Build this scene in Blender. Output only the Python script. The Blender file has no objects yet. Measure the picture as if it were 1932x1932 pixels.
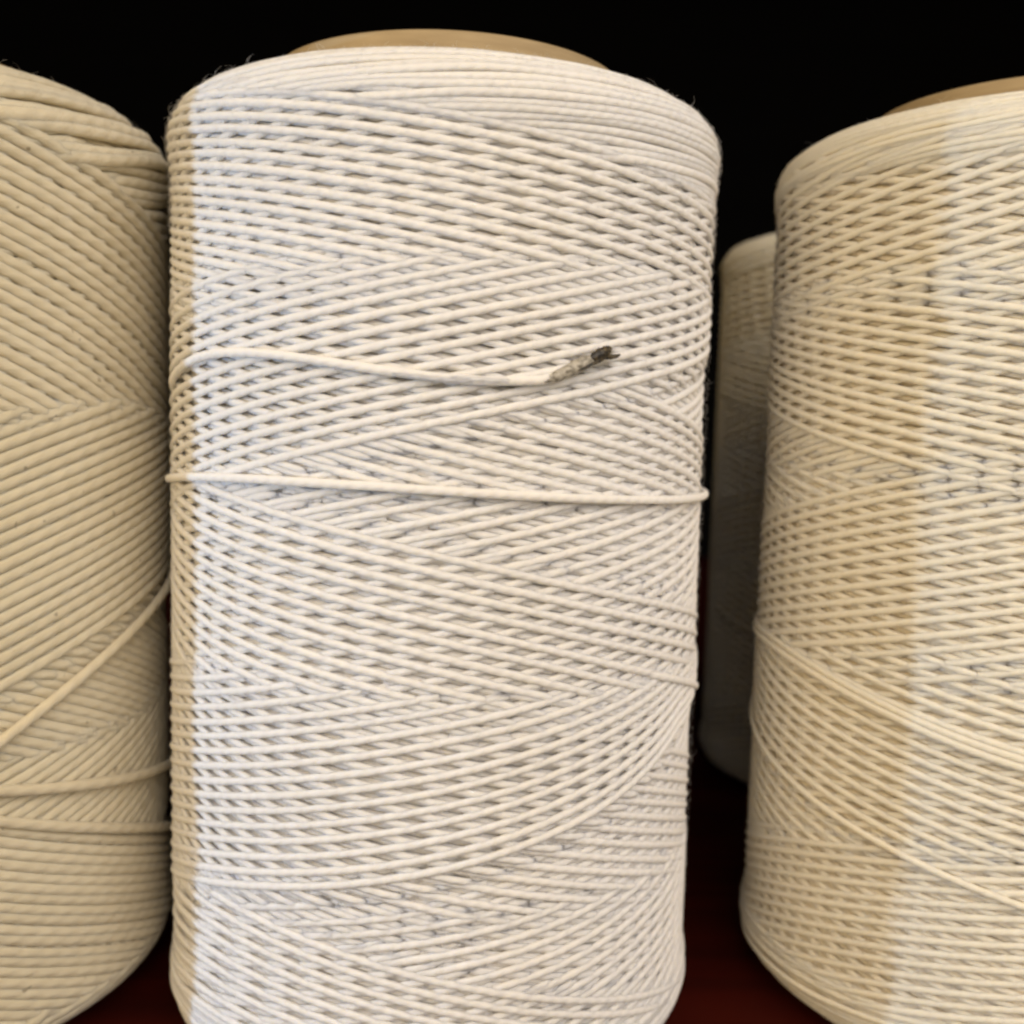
import bpy, math, random
import numpy as np
from mathutils import Matrix, Vector

random.seed(7); RNG = np.random.default_rng(7)
SC = bpy.context.scene
ZO = 0.161                      # height of the lens above the shelf (metres)

# ------------------------------------------------------------------ camera
PITCH, ROLL = math.radians(5.8), math.radians(1.54)
cam_d = bpy.data.cameras.new("camera")
cam = bpy.data.objects.new("camera", cam_d)
SC.collection.objects.link(cam)
X0 = Vector((1, 0, 0)); U0 = Vector((0, math.sin(PITCH), math.cos(PITCH))); F = Vector((0, math.cos(PITCH), -math.sin(PITCH)))
XA = X0*math.cos(ROLL) + U0*math.sin(ROLL); UA = U0*math.cos(ROLL) - X0*math.sin(ROLL)
M = Matrix((XA, UA, -F)).transposed().to_4x4(); M.translation = Vector((0, 0, ZO))
cam.matrix_world = M
cam_d.sensor_width = 36; cam_d.lens = 36*2000/1932
cam_d.clip_start = 0.01; cam_d.clip_end = 20
cam_d.dof.use_dof = True; cam_d.dof.focus_distance = 0.222; cam_d.dof.aperture_fstop = 13
SC.camera = cam

# ------------------------------------------------------------------ world, lamps, exposure
w = bpy.data.worlds.new("World"); SC.world = w; w.use_nodes = True
w.node_tree.nodes["Background"].inputs[0].default_value = (1.0, 0.84, 0.55, 1)
w.node_tree.nodes["Background"].inputs[1].default_value = 0.17
SC.view_settings.view_transform = 'Standard'; SC.view_settings.look = 'None'
SC.view_settings.exposure = 0.04; SC.view_settings.gamma = 1.0

def lamp(name, kind, loc, target, power, col, **kw):
    d = bpy.data.lights.new(name, kind); d.energy = power; d.color = col
    for k, v in kw.items(): setattr(d, k, v)
    o = bpy.data.objects.new(name, d); SC.collection.objects.link(o); o.location = loc
    o.rotation_euler = (Vector(target)-Vector(loc)).to_track_quat('-Z', 'Y').to_euler()
    return o
# behind the photographer: neutral key high right, warm fill added on the left
lamp("key_light", 'AREA', (0.42, -0.56, 0.72), (0.05, 0.28, 0.06), 12.9, (1.0, 0.885, 0.775), shape='RECTANGLE', size=1.3, size_y=0.9)
lamp("warm_fill", 'AREA', (-0.75, -0.60, 0.55), (0.0, 0.28, 0.07), 5.2, (1.0, 0.71, 0.33), shape='RECTANGLE', size=0.7, size_y=0.8)
# small cool light low on the left, throws the crisp edges between the spools
lamp("cool_light", 'POINT', (-0.372, 0.118, 0.11), (0, 0.3, 0.1), 2.3, (0.47, 0.69, 1.0), shadow_soft_size=0.006)

SC.cycles.filter_width = 2.7
SC.cycles.max_bounces = 8; SC.cycles.diffuse_bounces = 7; SC.cycles.glossy_bounces = 2
SC.cycles.sample_clamp_indirect = 4

# ------------------------------------------------------------------ materials
def newmat(name):
    m = bpy.data.materials.new(name); m.use_nodes = True
    nt = m.node_tree; b = nt.nodes["Principled BSDF"]
    return m, nt, b
def N(nt, t, **kw):
    n = nt.nodes.new(t)
    for k, v in kw.items(): setattr(n, k, v)
    return n
def mth(nt, op, a, b=None):
    n = N(nt, 'ShaderNodeMath', operation=op)
    for i, v in enumerate((a, b)):
        if v is None: continue
        if isinstance(v, (int, float)): n.inputs[i].default_value = v
        else: nt.links.new(v, n.inputs[i])
    return n.outputs[0]

def yarn_mat(name, col, col2, tw, bump=0.65, speck=0.0):
    """cotton yarn: fibres lie in a shallow spiral round the strand (u runs along it, v round it)"""
    m, nt, b = newmat(name); L = nt.links.new
    uv = N(nt, 'ShaderNodeUVMap', uv_map='UVMap'); sp = N(nt, 'ShaderNodeSeparateXYZ'); L(uv.outputs[0], sp.inputs[0])
    u, v = sp.outputs[0], sp.outputs[1]
    ang = mth(nt, 'ADD', mth(nt, 'MULTIPLY', v, 2*math.pi), mth(nt, 'MULTIPLY', u, 2*math.pi/tw))
    cx = N(nt, 'ShaderNodeCombineXYZ')
    L(mth(nt, 'MULTIPLY', u, 90.0), cx.inputs[0]); L(mth(nt, 'MULTIPLY', mth(nt, 'COSINE', ang), 2.2), cx.inputs[1]); L(mth(nt, 'MULTIPLY', mth(nt, 'SINE', ang), 2.2), cx.inputs[2])
    n1 = N(nt, 'ShaderNodeTexNoise'); n1.inputs['Scale'].default_value = 1.6; n1.inputs['Detail'].default_value = 4; n1.inputs['Roughness'].default_value = .6
    L(cx.outputs[0], n1.inputs['Vector'])
    ply = mth(nt, 'MULTIPLY', mth(nt, 'SINE', mth(nt, 'MULTIPLY', ang, 2.0)), 0.28)
    h = mth(nt, 'ADD', mth(nt, 'MULTIPLY', n1.outputs['Fac'], 1.0), ply)
    bp = N(nt, 'ShaderNodeBump'); bp.inputs['Strength'].default_value = bump; bp.inputs['Distance'].default_value = 0.00035
    L(h, bp.inputs['Height']); L(bp.outputs[0], b.inputs['Normal'])
    geo = N(nt, 'ShaderNodeTexCoord'); n2 = N(nt, 'ShaderNodeTexNoise'); n2.inputs['Scale'].default_value = 38; n2.inputs['Detail'].default_value = 3
    L(geo.outputs['Object'], n2.inputs['Vector'])
    oi = N(nt, 'ShaderNodeObjectInfo')
    f = mth(nt, 'ADD', mth(nt, 'MULTIPLY', n2.outputs['Fac'], 0.6), mth(nt, 'ADD', mth(nt, 'MULTIPLY', n1.outputs['Fac'], 0.35), mth(nt, 'MULTIPLY', oi.outputs['Random'], 0.25)))
    cr = N(nt, 'ShaderNodeValToRGB'); cr.color_ramp.elements[0].position = .3; cr.color_ramp.elements[1].position = .8
    cr.color_ramp.elements[0].color = (*col2, 1); cr.color_ramp.elements[1].color = (*col, 1); L(f, cr.inputs[0])
    out = cr.outputs[0]
    if speck:
        n3 = N(nt, 'ShaderNodeTexNoise'); n3.inputs['Scale'].default_value = 330; n3.inputs['Detail'].default_value = 1
        L(geo.outputs['Object'], n3.inputs['Vector'])
        k = N(nt, 'ShaderNodeValToRGB'); k.color_ramp.elements[0].position = .745; k.color_ramp.elements[1].position = .77; L(n3.outputs['Fac'], k.inputs[0])
        mx = N(nt, 'ShaderNodeMix', data_type='RGBA'); L(mth(nt, 'MULTIPLY', k.outputs[0], speck), mx.inputs[0]); L(out, mx.inputs[6]); mx.inputs[7].default_value = (.12, .08, .04, 1)
        out = mx.outputs[2]
    L(out, b.inputs['Base Color'])
    b.inputs['Roughness'].default_value = .92; b.inputs['Specular IOR Level'].default_value = .15
    b.inputs['Subsurface Weight'].default_value = .85; b.inputs['Subsurface Radius'].default_value = (1, .9, .7); b.inputs['Subsurface Scale'].default_value = .0018
    b.inputs['Sheen Weight'].default_value = .12; b.inputs['Sheen Roughness'].default_value = .5
    return m
COTTON = yarn_mat("white_cotton", (.88, .865, .85), (.83, .81, .785), .0065)
LINEN = yarn_mat("beige_cotton", (.70, .63, .475), (.62, .55, .40), .011, 1.0, .5)
CREAM = yarn_mat("cream_cotton", (.92, .85, .72), (.87, .79, .645), .0065)

def card_mat():
    m, nt, b = newmat("cardboard"); L = nt.links.new
    tc = N(nt, 'ShaderNodeTexCoord'); mp = N(nt, 'ShaderNodeMapping'); mp.inputs['Scale'].default_value = (60, 60, 420); L(tc.outputs['Object'], mp.inputs[0])
    n = N(nt, 'ShaderNodeTexNoise'); n.inputs['Scale'].default_value = 1; n.inputs['Detail'].default_value = 5; L(mp.outputs[0], n.inputs['Vector'])
    cr = N(nt, 'ShaderNodeValToRGB'); cr.color_ramp.elements[0].position = .3; cr.color_ramp.elements[1].position = .75
    cr.color_ramp.elements[0].color = (.31, .23, .125, 1); cr.color_ramp.elements[1].color = (.43, .33, .19, 1); L(n.outputs['Fac'], cr.inputs[0]); L(cr.outputs[0], b.inputs['Base Color'])
    bp = N(nt, 'ShaderNodeBump'); bp.inputs['Strength'].default_value = .3; bp.inputs['Distance'].default_value = .0004; L(n.outputs['Fac'], bp.inputs['Height']); L(bp.outputs[0], b.inputs['Normal'])
    b.inputs['Roughness'].default_value = .75
    return m
CARD = card_mat()

def tip_mat(name, c1, c2, lo, hi, rough):
    m, nt, b = newmat(name); L = nt.links.new
    tc = N(nt, 'ShaderNodeTexCoord')
    n = N(nt, 'ShaderNodeTexNoise'); n.inputs['Scale'].default_value = 900; n.inputs['Detail'].default_value = 3; L(tc.outputs['Object'], n.inputs['Vector'])
    cr = N(nt, 'ShaderNodeValToRGB'); cr.color_ramp.elements[0].position = lo; cr.color_ramp.elements[1].position = hi
    cr.color_ramp.elements[0].color = (*c1, 1); cr.color_ramp.elements[1].color = (*c2, 1); L(n.outputs['Fac'], cr.inputs[0]); L(cr.outputs[0], b.inputs['Base Color'])
    bp = N(nt, 'ShaderNodeBump'); bp.inputs['Strength'].default_value = .8; bp.inputs['Distance'].default_value = .0004; L(n.outputs['Fac'], bp.inputs['Height']); L(bp.outputs[0], b.inputs['Normal'])
    b.inputs['Roughness'].default_value = rough
    return m
FUSED = tip_mat("fused_fibre", (.17, .155, .125), (.46, .43, .37), .34, .60, .35)
CHAR = tip_mat("charred_fibre", (.012, .010, .008), (.16, .12, .06), .45, .72, .4)

def wood_mat(name, c1, c2, rough):
    m, nt, b = newmat(name); L = nt.links.new
    tc = N(nt, 'ShaderNodeTexCoord'); mp = N(nt, 'ShaderNodeMapping'); mp.inputs['Scale'].default_value = (3, 45, 45); L(tc.outputs['Object'], mp.inputs[0])
    n = N(nt, 'ShaderNodeTexNoise'); n.inputs['Scale'].default_value = 2; n.inputs['Detail'].default_value = 8; n.inputs['Distortion'].default_value = .6; L(mp.outputs[0], n.inputs['Vector'])
    cr = N(nt, 'ShaderNodeValToRGB'); cr.color_ramp.elements[0].position = .3; cr.color_ramp.elements[1].position = .7
    cr.color_ramp.elements[0].color = (*c1, 1); cr.color_ramp.elements[1].color = (*c2, 1); L(n.outputs['Fac'], cr.inputs[0]); L(cr.outputs[0], b.inputs['Base Color'])
    b.inputs['Roughness'].default_value = rough; b.inputs['Specular IOR Level'].default_value = .12
    return m
CHERRY = wood_mat("red_stained_wood", (.022, .0012, .0003), (.045, .003, .0006), .6)
DARK = wood_mat("shade_black_wood", (.0007, .0005, .0004), (.0014, .001, .0008), .95)  # near-black colour stands in for the unlit depth of the cabinet

# ------------------------------------------------------------------ object helpers
def link(name, me, mat, parent=None, **props):
    o = bpy.data.objects.new(name, me); SC.collection.objects.link(o)
    if mat and not me.materials: me.materials.append(mat)
    if parent: o.parent = parent
    for k, v in props.items(): o[k] = v
    return o

def grid_mesh(name, verts, nu, nv, uvs=None):
    """verts: array (sum, 3) of tubes, each nu rings x nv sides (closed round v); nu may be a list of ring counts"""
    me = bpy.data.meshes.new(name); quads = []; base = 0
    for n in nu:
        i = np.arange(n-1)[:, None]*nv; j = np.arange(nv)[None, :]; j2 = (j+1) % nv
        q = np.stack([base+i+j, base+i+j2, base+i+nv+j2, base+i+nv+j], -1).reshape(-1, 4); quads.append(q); base += n*nv
    q = np.concatenate(quads)
    me.vertices.add(len(verts)); me.vertices.foreach_set('co', np.asarray(verts, np.float32).ravel())
    me.loops.add(q.size); me.loops.foreach_set('vertex_index', q.ravel().astype(np.int32))
    me.polygons.add(len(q)); me.polygons.foreach_set('loop_start', np.arange(0, q.size, 4, dtype=np.int32))
    me.polygons.foreach_set('use_smooth', np.ones(len(q), bool))
    if uvs is not None:
        uvl = me.uv_layers.new(name='UVMap'); t = uvs[q.ravel()].copy().reshape(-1, 4, 2)
        wrap = (t[:, 1, 1] < t[:, 0, 1])            # last column: v wraps to 1
        t[wrap, 1, 1] = 1.0; t[wrap, 2, 1] = 1.0
        uvl.data.foreach_set('uv', t.astype(np.float32).ravel())
    me.update(calc_edges=True); me.validate()
    return me

# ------------------------------------------------------------------ spool geometry
def smoothstep(x): x = np.clip(x, 0, 1); return x*x*(3-2*x)

class Spool:
    """surface of revolution; s (mm) = height on the barrel and arc length round the shoulders"""
    def __init__(s_, R, up, dn, z1, z0):
        s_.R, s_.z1, s_.z0 = R, z1, z0
        s_.up, s_.dn = s_.curve([(R, z1-6), (R, z1)] + up, z1-6), s_.curve([(R, z0+6), (R, z0)] + dn, z0+6)
        s_.smax, s_.smin = s_.up[0][-1], -s_.dn[0][-1]
    def curve(s_, pts, start):
        p = np.array(pts, float); out = []
        q = np.vstack([2*p[0]-p[1], p, 2*p[-1]-p[-2]])
        for i in range(len(p)-1):
            a, b, c, d = q[i:i+4]
            for t in np.linspace(0, 1, 12, endpoint=False):
                out.append(.5*((2*b)+(-a+c)*t+(2*a-5*b+4*c-d)*t*t+(-a+3*b-3*c+d)*t**3))
        out.append(p[-1]); out = np.array(out)
        L = np.concatenate([[0], np.cumsum(np.hypot(*np.diff(out, axis=0).T))])
        up = p[-1][1] > 0
        return (L + (start if up else -start), out[:, 0], out[:, 1])
    def rz(s_, s):
        s = np.asarray(s, float); r = np.full(s.shape, s_.R); z = s.copy()
        k = s > s_.up[0][0]; r[k] = np.interp(s[k], s_.up[0], s_.up[1]); z[k] = np.interp(s[k], s_.up[0], s_.up[2])
        k = -s > s_.dn[0][0]; r[k] = np.interp(-s[k], s_.dn[0], s_.dn[1]); z[k] = np.interp(-s[k], s_.dn[0], s_.dn[2])
        return r, z
    def frame(s_, s):
        r, z = s_.rz(s); e = .6
        ra, za = s_.rz(s-e); rb, zb = s_.rz(s+e)
        tr, tz = rb-ra, zb-za; l = np.hypot(tr, tz)+1e-9
        return r, z, tz/l, -tr/l            # outward normal (nr, nz)

def path3d(sp, phi, s, h):
    """phi in degrees, s in mm, h = lift off the surface in mm -> points and normals in metres"""
    r, z, nr, nz = sp.frame(s); a = np.radians(phi)
    r = r + nr*h; z = z + nz*h
    P = np.stack([r*np.sin(a), -r*np.cos(a), z], -1)/1000.
    Nn = np.stack([nr*np.sin(a), -nr*np.cos(a), nz], -1)
    P[:, 2] += ZO
    return P, Nn

def tube(P, Nn, rad, nv=8, flat=.8, u0=0.):
    T = np.gradient(P, axis=0); T /= np.linalg.norm(T, axis=1)[:, None]+1e-12
    Nn = Nn-(Nn*T).sum(1)[:, None]*T; Nn /= np.linalg.norm(Nn, axis=1)[:, None]+1e-12
    B = np.cross(T, Nn); th = np.arange(nv)/nv*2*np.pi
    rad = np.broadcast_to(rad, (len(P),))[:, None, None]/1000.
    V = P[:, None]+rad*(Nn[:, None]*np.cos(th)[None, :, None]*flat+B[:, None]*np.sin(th)[None, :, None])
    u = u0+np.concatenate([[0], np.cumsum(np.linalg.norm(np.diff(P, axis=0), axis=1))])
    uv = np.stack([np.repeat(u, nv), np.tile(np.arange(nv)/nv, len(P))], -1)
    return V.reshape(-1, 3), uv

def wob(phi, amp, k=3.):
    a = RNG.uniform(0, 6.28, 3); x = np.radians(phi)
    return amp*(np.sin(x*k+a[0])*.5+np.sin(x*k*2.3+a[1])*.3+np.sin(x*k*5.1+a[2])*.2)

def ev(g, phi):
    """guide curve: polynomial inside the span where it was measured, straight beyond"""
    c, a0, a1 = g['c'], g['a0'], g['a1']; x = np.clip(phi, a0, a1)
    e = 6.
    y = np.polyval(c, x/60)
    s0 = (np.polyval(c, (a0+e)/60)-np.polyval(c, a0/60))/e; s1 = (np.polyval(c, a1/60)-np.polyval(c, (a1-e)/60))/e
    return y+np.where(phi < a0, (phi-a0)*s0, 0)+np.where(phi > a1, (phi-a1)*s1, 0)

def lin(slope, s0, R, at=0.):
    return {'c': [slope*R*math.radians(60), s0-slope*R*math.radians(at)], 'a0': -180., 'a1': 180.}
def sh(g, d): return {'c': g['c'][:-1]+[g['c'][-1]+d], 'a0': g['a0'], 'a1': g['a1']}

def lay(sp, phi, s, hi, up, lo, rad, tail=7., sink=3.2, fade=None, nv=8, wobble=.12, ends=None):
    """one run of yarn at (phi, s): lies at height hi between the curves lo..up and dives under its neighbours outside"""
    s = s+wob(phi, wobble)
    d = np.full(phi.shape, 99.)
    if up is not None: d = np.minimum(d, up(phi)-s)
    if lo is not None: d = np.minimum(d, s-lo(phi))
    if fade is not None: d = np.minimum(d, np.minimum(phi-fade[0], fade[1]-phi)*sp.R*math.pi/180)
    h = hi - sink*smoothstep((-d+.2)/tail*1.0)
    h = h+wob(phi, .05, 6)
    keep = (d > -tail) & (s < sp.smax-1) & (s > sp.smin+1)
    res = []; i = 0; n = len(phi)
    while i < n:
        if not keep[i]: i += 1; continue
        j = i
        while j < n and keep[j]: j += 1
        if j-i >= 4:
            P, Nn = path3d(sp, phi[i:j], s[i:j], h[i:j])
            rr = rad*(1+wob(phi[i:j], .06, 11))
            res.append(tube(P, Nn, rr, nv, u0=RNG.uniform(0, 5)))
        i = j
    return res

class Bag:
    def __init__(s): s.v, s.n, s.uv, s.nv = [], [], [], None
    def add(s, parts, nv):
        s.nv = nv
        for v, uv in parts: s.v.append(v); s.uv.append(uv); s.n.append(len(v)//nv)
    def build(s, name, mat, parent, **props):
        if not s.v: return None
        return link(name, grid_mesh(name, np.concatenate(s.v), s.n, s.nv, np.concatenate(s.uv)), mat, parent, **props)

def revolve(name, prof, mat, parent, seg=96, **props):
    th = np.arange(seg)/seg*2*np.pi
    V = np.concatenate([np.stack([r*np.sin(th), -r*np.cos(th), np.full(seg, z)], -1) for r, z in prof])/1000.
    V[:, 2] += ZO
    return link(name, grid_mesh(name, V, [len(prof)], seg), mat, parent, **props)

def spool_root(name, x, y, label, group):
    o = bpy.data.objects.new(name, None); SC.collection.objects.link(o); o.location = (x, y, 0)
    o.empty_display_size = .02
    o['label'] = label; o['category'] = 'yarn spool'; o['group'] = group
    return o

# winding paths measured on the spools: height (mm) as a polynomial of angle/60 deg, with the span measured
G_ = {
 'A_a': {'c': [1.519, 0.69, -10.392, 55.234], 'a0': -44.1, 'a1': 72.4},
 'A_b': {'c': [1.168, -0.844, -15.839, 21.619], 'a0': -49.2, 'a1': 36.6},
 'V_AB': {'c': [-0.595, -1.467, 2.326, 26.21], 'a0': -41.8, 'a1': 56.1},
 'B_a': {'c': [3.045, 15.873, 28.394], 'a0': -50.7, 'a1': 18.3},
 'B_b': {'c': [0.142, -1.31, 16.864, -5.128], 'a0': -50.9, 'a1': 69.9},
 'C_a': {'c': [-8.564, -8.025, -2.956], 'a0': -6.5, 'a1': 59.4},
 'C_b': {'c': [0.542, -17.038, -15.82], 'a0': -16.9, 'a1': 31.4},
 'S1': {'c': [2.054, -2.681, -2.867, -17.787], 'a0': -54.8, 'a1': 70.4},
 'D_a': {'c': [-1.782, 16.132, -24.786], 'a0': -19.5, 'a1': 31.1},
 'D_b': {'c': [3.941, 12.219, -45.711], 'a0': 14.9, 'a1': 57.5},
 'E_a': {'c': [0.549, -2.031, -15.546, -31.084], 'a0': -50.3, 'a1': 69.7},
 'E_b': {'c': [-4.109, -6.805, -17.053, -65.659], 'a0': -51.2, 'a1': 33.2},
 'V_EF': {'c': [1.755, -0.966, -1.587, -64.902], 'a0': -49.9, 'a1': 60.8},
 'F_a': {'c': [-0.199, -2.001, 14.757, -65.73], 'a0': -49.3, 'a1': 59.6},
 'F_b': {'c': [4.425, 2.772, 15.438, -100.631], 'a0': -63.9, 'a1': 58.2},
 'G_a': {'c': [9.238, -34.194, -68.328], 'a0': 21.2, 'a1': 63.8},
 'G_b': {'c': [-5.154, -14.602, -104.217], 'a0': 5.8, 'a1': 68.2},
 'V_GH': {'c': [1.629, -1.72, -1.261, -111.786], 'a0': -36.2, 'a1': 64.0},
 'H_a': {'c': [6.109, -2.991, 11.867, -116.362], 'a0': -29.4, 'a1': 46.0},
 'H_b': {'c': [-0.941, 12.417, -129.907], 'a0': 6.2, 'a1': 66.7},
 'I_a': {'c': [3.57, -7.025, -18.01, -122.941], 'a0': -63.8, 'a1': 68.6},
 'I_b': {'c': [4.063, -9.043, -17.529, -138.102], 'a0': -64.3, 'a1': 48.6},
 'loose': {'c': [20.412, 12.257, -6.914, 5.343], 'a0': -58.3, 'a1': 23.9},
 'RA_a': {'c': [6.726, 26.803, 63.878], 'a0': -87.7, 'a1': -28.6},
 'RA_b': {'c': [3.413, 23.79, 46.273], 'a0': -85.0, 'a1': -27.6},
 'RV1': {'c': [-3.196, -3.227, 29.919], 'a0': -89.4, 'a1': -27.3},
 'RB_a': {'c': [0.038, -12.559, 8.324], 'a0': -93.7, 'a1': -26.4},
 'RB_b': {'c': [-1.305, -18.035, -25.286], 'a0': -89.4, 'a1': -24.6},
 'RVX': {'c': [4.098, 11.074, -8.043], 'a0': -89.5, 'a1': -42.5},
 'RC_a': {'c': [-0.063, 18.938, -0.97], 'a0': -88.5, 'a1': -25.1},
 'RC_b': {'c': [0.463, 18.871, -42.378], 'a0': -85.1, 'a1': -22.8},
 'RV2': {'c': [3.864, 12.945, -52.2], 'a0': -83.9, 'a1': -22.4},
 'RD_a': {'c': [10.688, 23.254, -0.767, -81.097], 'a0': -91.9, 'a1': -21.1},
 'RD_b': {'c': [0.155, -15.121, -115.555], 'a0': -83.7, 'a1': -19.3},
 'RV3': {'c': [-4.268, 10.866, -94.31], 'a0': -83.6, 'a1': -20.1},
 'RE_a': {'c': [-6.666, 8.156, -95.347], 'a0': -80.9, 'a1': -20.0},
 'RE_b': {'c': [-4.148, 15.175, -110.68], 'a0': -78.9, 'a1': -19.1},
 'LA_a': {'c': [-0.535, -21.459, 76.4], 'a0': 48.7, 'a1': 93.5},
 'LA_b': {'c': [-7.273, -19.403, 38.421], 'a0': 48.0, 'a1': 87.1},
 'LV1': {'c': [-18.963, 44.726, -30.553], 'a0': 47.5, 'a1': 87.1},
 'LB_a': {'c': [-11.684, 46.975, -48.034], 'a0': 47.3, 'a1': 94.9},
 'LB_b': {'c': [-8.891, 43.629, -95.733], 'a0': 46.5, 'a1': 94.9},
 'LC_a': {'c': [0.608, -30.171, -35.693], 'a0': 46.6, 'a1': 86.8},
 'LC_b': {'c': [-2.261, -26.693, -50.642], 'a0': 46.4, 'a1': 86.5},
 'LV2': {'c': [9.656, -22.372, -70.054], 'a0': 46.2, 'a1': 94.3},
 'LD_a': {'c': [25.334, -104.538], 'a0': 46.2, 'a1': 80.3},
 'LD_b': {'c': [24.586, -122.615], 'a0': 56.1, 'a1': 90.9},
 'LS_a': {'c': [-15.484, 68.847, -121.884], 'a0': 46.3, 'a1': 94.6},
 'LS_b': {'c': [0.537, -16.812, -77.19], 'a0': 46.1, 'a1': 96.5},
 'LS_c': {'c': [-28.037, -75.641], 'a0': 46.0, 'a1': 66.4},
 'LE_a': {'c': [0.974, -32.057, -78.204], 'a0': 45.9, 'a1': 99.3},
 'LE_b': {'c': [-1.996, -27.59, -94.336], 'a0': 45.6, 'a1': 98.8},
}

# ------------------------------------------------------------------ one wound spool
P_, Q_ = -.225, .225            # the two winding directions: falling and rising to the right

def build_spool(root, sp, mat, rad, phi0, bands, singles, lvl, ring_lo, ring_slope, ring_wob, bot, tube_top, extra=None, step=2.4, under_pitch=3.3, fuzz=1500, deep_pitch=None, ring_rad=None):
    half = 108.
    vis = np.arange(phi0-half, phi0+half+.1, step)
    full = np.arange(phi0-180., phi0+180.1, step*1.25)
    # cardboard tube and the solid heart of the package
    revolve('cardboard_tube', [(41.8, -160.7), (44.5, -160.8), (45.0, -160.3), (45.0, tube_top-.6), (44.5, tube_top), (42.3, tube_top), (41.8, tube_top-.6), (41.8, -160.6)], CARD, root)
    ss = np.linspace(sp.smin, sp.smax, 60); r, z, nr, nz = sp.frame(ss); dh = -1.45*lvl-.62*rad
    revolve('inner_winding', list(zip(r+nr*dh, z+nz*dh)), mat, root)
    # deepest visible layer, both directions, all the way round
    dp = deep_pitch or rad*1.95
    b = Bag(); k = sp.smin-30
    while k < sp.smax+30:
        b.add(lay(sp, full, ev(lin(P_*.9, k, sp.R, phi0), full), -1.45*lvl, None, None, rad, nv=6, wobble=.25), 6); k += dp
    b.build('lower_layer', mat, root, kind='stuff')
    b = Bag(); fd = (phi0+half-14, phi0+360-half+14); k = sp.z0-40
    back = np.arange(phi0+80, phi0+280, step*1.4)
    while k < sp.z1+40:
        for sl, hh, nn in ((Q_, -.52*lvl, 6), (P_, 0., 6)):
            g = lin(sl, k, sp.R, phi0+180)
            b.add(lay(sp, back, ev(g, back), hh, lambda p: sp.z1+2+0*p, lambda p: sp.z0+0*p, rad, fade=fd, nv=nn), 6)
        k += under_pitch
    b.build('rear_winding', mat, root, kind='stuff')
    # layer just under the outermost runs, lying the other way
    b = Bag()
    for bd in bands:
        if bd.get('nounder'): continue
        sl = bd.get('under', -P_ if bd['dir'] == 'P' else P_); k = sp.z0-60; up, lo = bd['up'], bd['lo']
        while k < sp.z1+70:
            g = lin(sl, k, sp.R, phi0)
            b.add(lay(sp, vis, ev(g, vis)+RNG.normal(0, .12), -.5*lvl*(1 if lvl > 1 else .86)+bd.get('hi', 0), (lambda p, f=up: f(p)+1.5) if up else None, (lambda p, f=lo: f(p)-1.5) if lo else None, rad*1.0, tail=3.5, sink=1.3*lvl, fade=(phi0-half+4, phi0+half-4), nv=6, wobble=.2), 6)
            k += bd.get('upitch', under_pitch)
    b.build('middle_layer', mat, root, kind='stuff')
    # the outermost runs, each one of its own
    for bd in bands:
        g1, g2, n = bd['g1'], bd.get('g2'), bd['n']
        for k in range(bd['k0'], bd['k1']+1):
            if g2 is not None:
                a = ev(g1, vis); d = (ev(g2, vis)-a)/n; m = -bd['pitch']; d = np.clip(d, m*1.35, m*.72); s = a+d*k
            else: s = ev(g1, vis)-bd['pitch']*k
            s = s+RNG.normal(0, .16)
            for part in lay(sp, vis, s, bd.get('hi', 0)+RNG.normal(0, .05), bd['up'], bd['lo'], rad*RNG.uniform(.96, 1.05), tail=bd.get('tail', 7.), sink=bd.get('sink', 2.6*lvl), fade=(phi0-half+6, phi0+half-6), nv=8):
                bb = Bag(); bb.add([part], 8); bb.build('strand', mat, root)
    # turns round the shoulders
    rr = ring_rad or rad
    for lo_f, up_f, s0, s1 in ((ring_lo, None, sp.z1-26, sp.smax+12), (None, bot, sp.smin-8, sp.z0+12)):
        k = s0
        while k < s1:
            s = ev(lin(ring_slope, k, sp.R, phi0), full)+wob(full, ring_wob, 2)
            for part in lay(sp, full, s, RNG.normal(0, .18)*rr, up_f, lo_f, rr*RNG.uniform(.95, 1.08), tail=5., sink=2.4*lvl, fade=(phi0-174, phi0+174), nv=8):
                bb = Bag(); bb.add([part], 8); bb.build('shoulder_strand', mat, root)
            k += rr*1.62
    for g, hi, rd, p0, p1, *o in singles:
        ph = np.arange(p0, p1, step*.8); h = hi-smoothstep(np.maximum(p0+14-ph, ph-(p1-14))/14.)*3.0*lvl
        if o: h = hi+o[0](ph)
        P, Nn = path3d(sp, ph, ev(g, ph)+wob(ph, .1), h)
        bb = Bag(); bb.add([tube(P, Nn, rd*(1+wob(ph, .04, 9)), 10)], 10); bb.build('crossing_strand', mat, root)
    # loose cotton hairs
    b = Bag(); t = np.linspace(0, 1, 4)
    for i in range(fuzz):
        ph = phi0+(RNG.choice([-1, 1])*RNG.uniform(62, 98) if i % 2 else RNG.uniform(-70, 70)); s = RNG.choice([RNG.uniform(sp.z1-14, sp.smax-4), RNG.uniform(sp.z0, sp.z1)], p=[.6, .4])
        L = RNG.gamma(2.2, .55) if i % 6 == 0 else RNG.uniform(.35, 1.1); al = RNG.uniform(0, 2*np.pi); bend = RNG.normal(0, .8); out = RNG.uniform(.3, 1.3)
        x = t*L; a2 = al+bend*t
        s_ = s+x*np.sin(a2)*.8; p_ = ph+np.degrees(x*np.cos(a2)*.8/sp.R); hh = rad*.8+out*x*(1-.45*t)
        P, Nn = path3d(sp, p_, np.minimum(s_, sp.smax-.5), hh)
        b.add([tube(P, Nn, .032*(1-.6*t), 3, 1.)], 3)
    b.build('loose_hairs', mat, root, kind='stuff')

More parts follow.
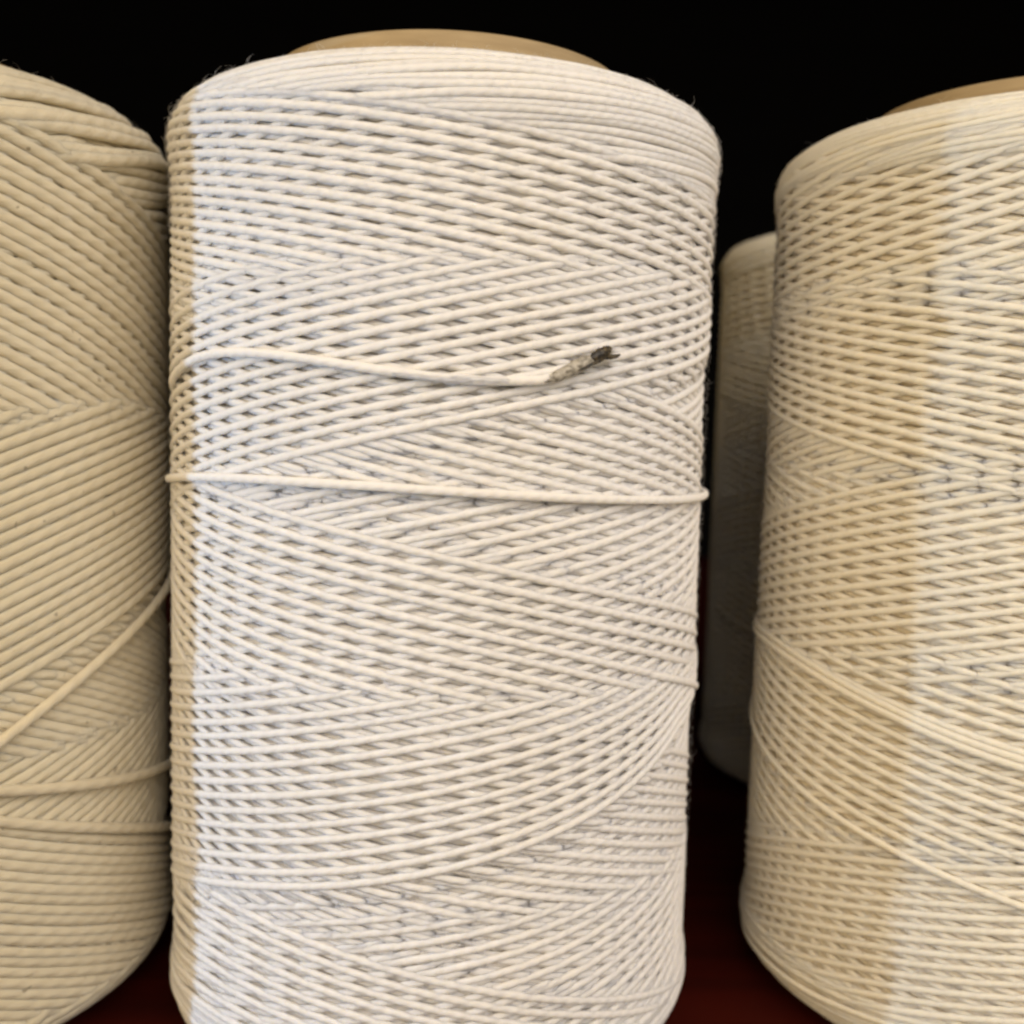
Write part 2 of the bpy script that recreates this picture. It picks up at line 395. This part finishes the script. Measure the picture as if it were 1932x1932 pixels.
def F_(g, d=0.):                 # a guide curve as a boundary
    return lambda p: ev(g, p)+d
def lowest(*fs): return lambda p: np.min([f(p) for f in fs], axis=0)
def highest(*fs): return lambda p: np.max([f(p) for f in fs], axis=0)
def const(v): return lambda p: v+0*p

UP = [(69.7, 60), (69.4, 64), (67.6, 67.6), (64.0, 70.2), (58, 72.2), (52, 73.8), (45.9, 74.9)]
DN = [(69.8, -149.5), (69.2, -153), (66.8, -156.0), (62, -158.0), (54, -158.9), (45.9, -159.2)]
GRP = 'spools of cotton twine lined up on the shelf'

# ------------------------------------------------------------------ shelf, back of the cabinet, added light blockers
def box(name, x0, x1, y0, y1, z0, z1, mat, bev=.0015, **props):
    import bmesh
    bm = bmesh.new(); bmesh.ops.create_cube(bm, size=1)
    for v in bm.verts: v.co = Vector((x0+(v.co.x+.5)*(x1-x0), y0+(v.co.y+.5)*(y1-y0), z0+(v.co.z+.5)*(z1-z0)))
    bmesh.ops.bevel(bm, geom=bm.edges[:], offset=bev, segments=2, affect='EDGES')
    me = bpy.data.meshes.new(name); bm.to_mesh(me); bm.free()
    return link(name, me, mat, None, **props)
box('shelf', -.95, .95, .12, 1.15, -.022, 0, CHERRY, kind='structure')
box('back_panel', -.95, .95, 1.153, 1.17, -.022, .75, DARK, kind='structure')

box('blocker_top', -.95, .95, .16, 1.15, .62, .642, DARK, kind='structure')  # out of view, added to keep ambient light off the back
box('blocker_side', -.972, -.952, .12, 1.17, -.022, .75, DARK, kind='structure')  # unseen sides, added to shut out ambient light from left and right
box('blocker_side', .952, .972, .12, 1.17, -.022, .75, DARK, kind='structure')

# ------------------------------------------------------------------ the white spool in the middle
spA = Spool(69.0, UP, DN, 54, -140)
rootA = spool_root('yarn_spool', -.0193, .2864, 'white cotton spool in the middle, loose end with burnt tip across it', GRP)
g = G_
bandsA = [
 dict(g1=g['A_a'], g2=g['A_b'], n=11.8, k0=-2, k1=20, pitch=2.9, dir='P', up=F_(g['A_a'], 4.2), lo=F_(g['V_AB'], -3)),
 dict(g1=g['B_a'], g2=g['B_b'], n=11, k0=-10, k1=11, pitch=3.1, dir='Q', up=F_(g['V_AB'], 1.2), lo=F_(g['B_b'], -1.6), hi=.25),
 dict(g1=sh(g['C_b'], 12.), n=4, k0=-6, k1=14, pitch=3.05, dir='P', up=F_(g['B_b'], -.5), lo=F_(g['S1'], -.8), hi=-.35, tail=5),
 dict(g1=g['D_a'], g2=None, n=6, k0=-9, k1=16, pitch=3.4, dir='Q', up=F_(g['S1'], .8), lo=F_(g['E_a'], .3), hi=-.35, tail=5),
 dict(g1=g['E_a'], g2=g['E_b'], n=10, k0=0, k1=22, pitch=3.35, dir='P', up=F_(g['E_a'], 1.6), lo=F_(g['V_EF'], -3), hi=.2),
 dict(g1=g['F_a'], g2=g['F_b'], n=10, k0=-8, k1=10, pitch=3.4, dir='Q', up=F_(g['V_EF'], 1.2), lo=F_(g['F_b'], -1.6), hi=.6),
 dict(g1=g['G_b'], g2=None, n=8, k0=-12, k1=6, pitch=3.4, dir='P', up=F_(g['F_b'], -.6), lo=F_(g['V_GH'], -2.6), hi=-.4, tail=5),
 dict(g1=g['H_a'], g2=None, n=4, k0=-8, k1=12, pitch=3.5, dir='Q', up=F_(g['V_GH'], 1.2), lo=F_(g['I_a'], .4), hi=-.2, tail=5),
 dict(g1=g['I_a'], g2=g['I_b'], n=4.7, k0=0, k1=14, pitch=3.25, dir='P', up=F_(g['I_a'], 1.6), lo=const(-147), hi=.2),
]
lift = lambda p: np.where(p < -60, -smoothstep((-60-p)/12)*2.6, 0)+.5*smoothstep((p-2)/16)
singlesA = [
 (g['S1'], 1.45, .98, -176, 176),
 (lin(-.30, -69, 69, 70), 1.1, .98, 40, 112),
]
build_spool(rootA, spA, COTTON, .9, 3.9, bandsA, singlesA, 1.0, F_(g['A_a'], 3.3), .05, .7, const(-145.5), 81.3, fuzz=13000, ring_rad=.98)

# the cut end lying across the front
ph = np.arange(-74., 27.5, 1.2)
x = np.where(ph > 17, np.interp(ph, [17, 19.5, 21.7, 24, 26, 28], [float(ev(g['loose'], np.array([17.]))[0]), 5.0, 5.5, 6.3, 7.2, 8.2]), ev(g['loose'], ph))
h = 1.55+lift(ph)
P, Nn = path3d(spA, ph, x, h)
bb = Bag(); bb.add([tube(P, Nn, 1.0*(1+wob(ph, .04, 9))*(1+.1*smoothstep((ph-18)/5))*(1-.6*smoothstep((ph-23.5)/4)), 10, .9)], 10)
le = bb.build('loose_end', COTTON, rootA, label='cut end of the twine lying across the front of the spool')
for d0, d1, a, b_ in ((-.4, .5, -16, 21), (.35, -.7, -4, 24)):          # plies opening up near the end
    p2 = np.arange(a, b_, 1.5); t = (p2-a)/(b_-a)
    P, Nn = path3d(spA, p2, ev(g['loose'], p2)+d0*np.sin(t*3.14)+d1*t*.6, 1.75+lift(p2)+.35*np.sin(t*3.14)-.3*(1-np.sin(t*3.14)))
    bb = Bag(); bb.add([tube(P, Nn, .55*np.sin(np.clip(t, .03, .97)*3.14)**.4, 8)], 8); bb.build('ply', COTTON, le)
def profile_tube(name, pts, mat, parent, nv=12):
    pts = np.array(pts, float); t = np.linspace(0, len(pts)-1, 26)
    q = np.stack([np.interp(t, range(len(pts)), pts[:, i]) for i in range(5)], -1)
    q[:, 0] -= 1.5; q[:, 1] -= .3
    for _ in range(2): q[1:-1] = (q[:-2]+2*q[1:-1]+q[2:])/4
    P, Nn = path3d(spA, q[:, 0], q[:, 1], q[:, 2])
    T = np.gradient(P, axis=0); T /= np.linalg.norm(T, axis=1)[:, None]; Nn -= (Nn*T).sum(1)[:, None]*T; Nn /= np.linalg.norm(Nn, axis=1)[:, None]; B = np.cross(T, Nn)
    th = np.arange(nv)/nv*2*np.pi; jit = 1+RNG.normal(0, .07, (len(P), nv))
    V = P[:, None]+(Nn[:, None]*np.cos(th)[None, :, None]*q[:, 4, None, None]+B[:, None]*np.sin(th)[None, :, None]*q[:, 3, None, None])*jit[..., None]/1000.
    return link(name, grid_mesh(name, V.reshape(-1, 3), [len(P)], nv), mat, parent)
profile_tube('fused_tip', [(21.5, 5.1, 2.2, .5, .5), (24, 6.1, 2.4, 1.15, .85), (26, 7.2, 2.5, 1.25, .9), (28, 8.5, 2.6, 1.5, 1.0), (30, 9.6, 2.7, 1.45, .9), (31.8, 10.5, 2.75, 1.0, .6), (32.4, 10.8, 2.8, .4, .3)], FUSED, le)
profile_tube('charred_tip', [(30.0, 9.9, 2.95, .3, .3), (31.0, 10.4, 3.0, 1.0, .8), (32.2, 11.1, 3.05, 1.35, .9), (33.4, 11.8, 3.05, 1.3, .8), (34.2, 12.4, 3.0, .8, .5), (34.6, 12.6, 3.0, .3, .2)], CHAR, le)
profile_tube('charred_splinter', [(32.5, 10.5, 2.9, .4, .4), (34.2, 10.8, 3.1, .6, .4), (35.6, 11.0, 3.3, .45, .3), (36.3, 11.4, 3.4, .2, .1)], CHAR, le)
profile_tube('charred_streak', [(27.8, 7.6, 3.5, .08, .2), (29.0, 8.2, 3.7, .3, .3), (30.3, 9.0, 3.75, .3, .3), (31.8, 9.8, 3.5, .5, .4), (33.0, 10.4, 3.3, .3, .3)], CHAR, le)

# ------------------------------------------------------------------ the cream spool at the right edge
spB = Spool(69.0, UP, DN, 54, -140)
rootB = spool_root('yarn_spool', .142, .297, 'cream cotton spool at the right edge with a shadow line down its front', GRP)
bandsB = [
 dict(g1=g['RA_a'], g2=None, n=5, k0=-24, k1=14, pitch=3.5, dir='Q', up=const(62), lo=F_(g['RV1'], -3), hi=.2),
 dict(g1=g['RB_a'], g2=g['RB_b'], n=9.5, k0=-10, k1=9, pitch=3.4, dir='P', up=F_(g['RV1'], 1.2), lo=F_(g['RB_b'], -1.6), hi=.25),
 dict(g1=g['RC_a'], g2=None, n=12, k0=-12, k1=-1, pitch=3.5, dir='Q', up=F_(g['RB_b'], -.6), lo=highest(F_(g['RVX'], -.6), F_(g['RC_a'], 0)), hi=-.3, tail=4),
 dict(g1=g['RB_b'], g2=None, n=12, k0=1, k1=14, pitch=3.5, dir='P', up=lowest(F_(g['RVX'], .6), F_(g['RB_b'], 0)), lo=F_(g['RC_a'], .4), hi=-.35, tail=4),
 dict(g1=g['RC_a'], g2=g['RC_b'], n=12, k0=0, k1=18, pitch=3.45, dir='Q', up=F_(g['RC_a'], 1.6), lo=F_(g['RV2'], -3), hi=.2),
 dict(g1=g['RD_b'], g2=None, n=9, k0=-22, k1=0, pitch=3.5, dir='P', up=F_(g['RV2'], 1.2), lo=highest(F_(g['RD_b'], -1.2), F_(g['RV3'], -1)), hi=.2),
 dict(g1=g['RD_b'], g2=None, n=9, k0=1, k1=14, pitch=3.5, dir='P', up=F_(g['RD_b'], -1), lo=F_(g['RV3'], -1), hi=-.3, tail=4),
 dict(g1=g['RE_a'], g2=None, n=5, k0=-8, k1=20, pitch=3.1, dir='Q', up=F_(g['RV3'], 1), lo=const(-147), hi=.0, tail=5),
]
singlesB = [
 (g['RD_b'], .85, .88, -135, 60),
 (g['RD_a'], 1.1, .95, -140, 70),
 (sh(g['RD_a'], 1.8), .8, .9, -130, 60),
]
build_spool(rootB, spB, CREAM, .9, -25.5, bandsB, singlesB, 1.0, const(58.5), .07, .8, const(-145.5), 80.2, fuzz=4000)

# ------------------------------------------------------------------ the beige spool at the left edge
UPL = [(69.4, 56), (69.0, 60.5), (66.8, 64.8), (62.0, 69.0), (56, 71.6), (49, 73.4), (45.9, 74.1)]
DNL = [(69.0, -146.0), (68.0, -150), (65.2, -153.8), (60, -156.8), (53, -158.4), (45.9, -158.8)]
spC = Spool(68.6, UPL, DNL, 50, -138)
rootC = spool_root('yarn_spool', -.1641, .2800, 'beige spool of thicker, closely wound twine at the left edge', GRP)
U = 2.55
bandsC = [
 dict(g1=g['LA_a'], g2=g['LA_b'], n=13.8, k0=0, k1=26, pitch=2.65, dir='P', up=F_(g['LA_a'], 1.6), lo=F_(g['LV1'], -2.4), hi=.25, tail=6),
 dict(g1=g['LB_a'], g2=g['LB_b'], n=16.5, k0=-14, k1=16, pitch=2.75, dir='Q', up=F_(g['LV1'], 1.0), lo=F_(g['LB_b'], -1.6), hi=.5, tail=6),
 dict(g1=g['LC_b'], g2=None, n=6, k0=-16, k1=12, pitch=2.45, dir='P', up=F_(g['LB_b'], -.5), lo=F_(g['LV2'], -1.0), hi=-.6, tail=5),
 dict(g1=g['LD_a'], g2=None, n=6.5, k0=-12, k1=20, pitch=2.7, dir='Q', up=F_(g['LV2'], 1.0), lo=F_(g['LS_c'], -.5), hi=-.7, tail=5),
 dict(g1=g['LE_a'], g2=None, n=5, k0=-1, k1=26, pitch=2.6, dir='P', up=F_(g['LS_c'], 0), lo=highest(const(-150), lambda p: -150+0*p), hi=-.2, tail=5),
]
singlesC = [
 (g['LS_a'], 2.3, 1.3, 8, 112),
 (g['LS_b'], 1.8, 1.35, -60, 125),
 (g['LS_c'], 1.3, 1.35, -60, 125),
]
build_spool(rootC, spC, LINEN, 1.42, 30.9, bandsC, singlesC, 1.35, F_(g['LA_a'], .5), .16, 1.6, const(-149), 77.0, under_pitch=2.9, fuzz=3500, ring_rad=1.6)

# ------------------------------------------------------------------ the spool in the row behind: copy of the cream one, turned
def copy_tree(o, parent=None):
    c = o.copy(); SC.collection.objects.link(c)
    if parent: c.parent = parent
    for ch in list(o.children):
        if not ch.name.startswith('crossing'): copy_tree(ch, c)
    return c
rootD = copy_tree(rootB); rootD.location = (.1595, .4686, 0); rootD.rotation_euler = (0, 0, math.radians(38))
rootD['label'] = 'dim spool behind, in the dark gap between middle and right spools'
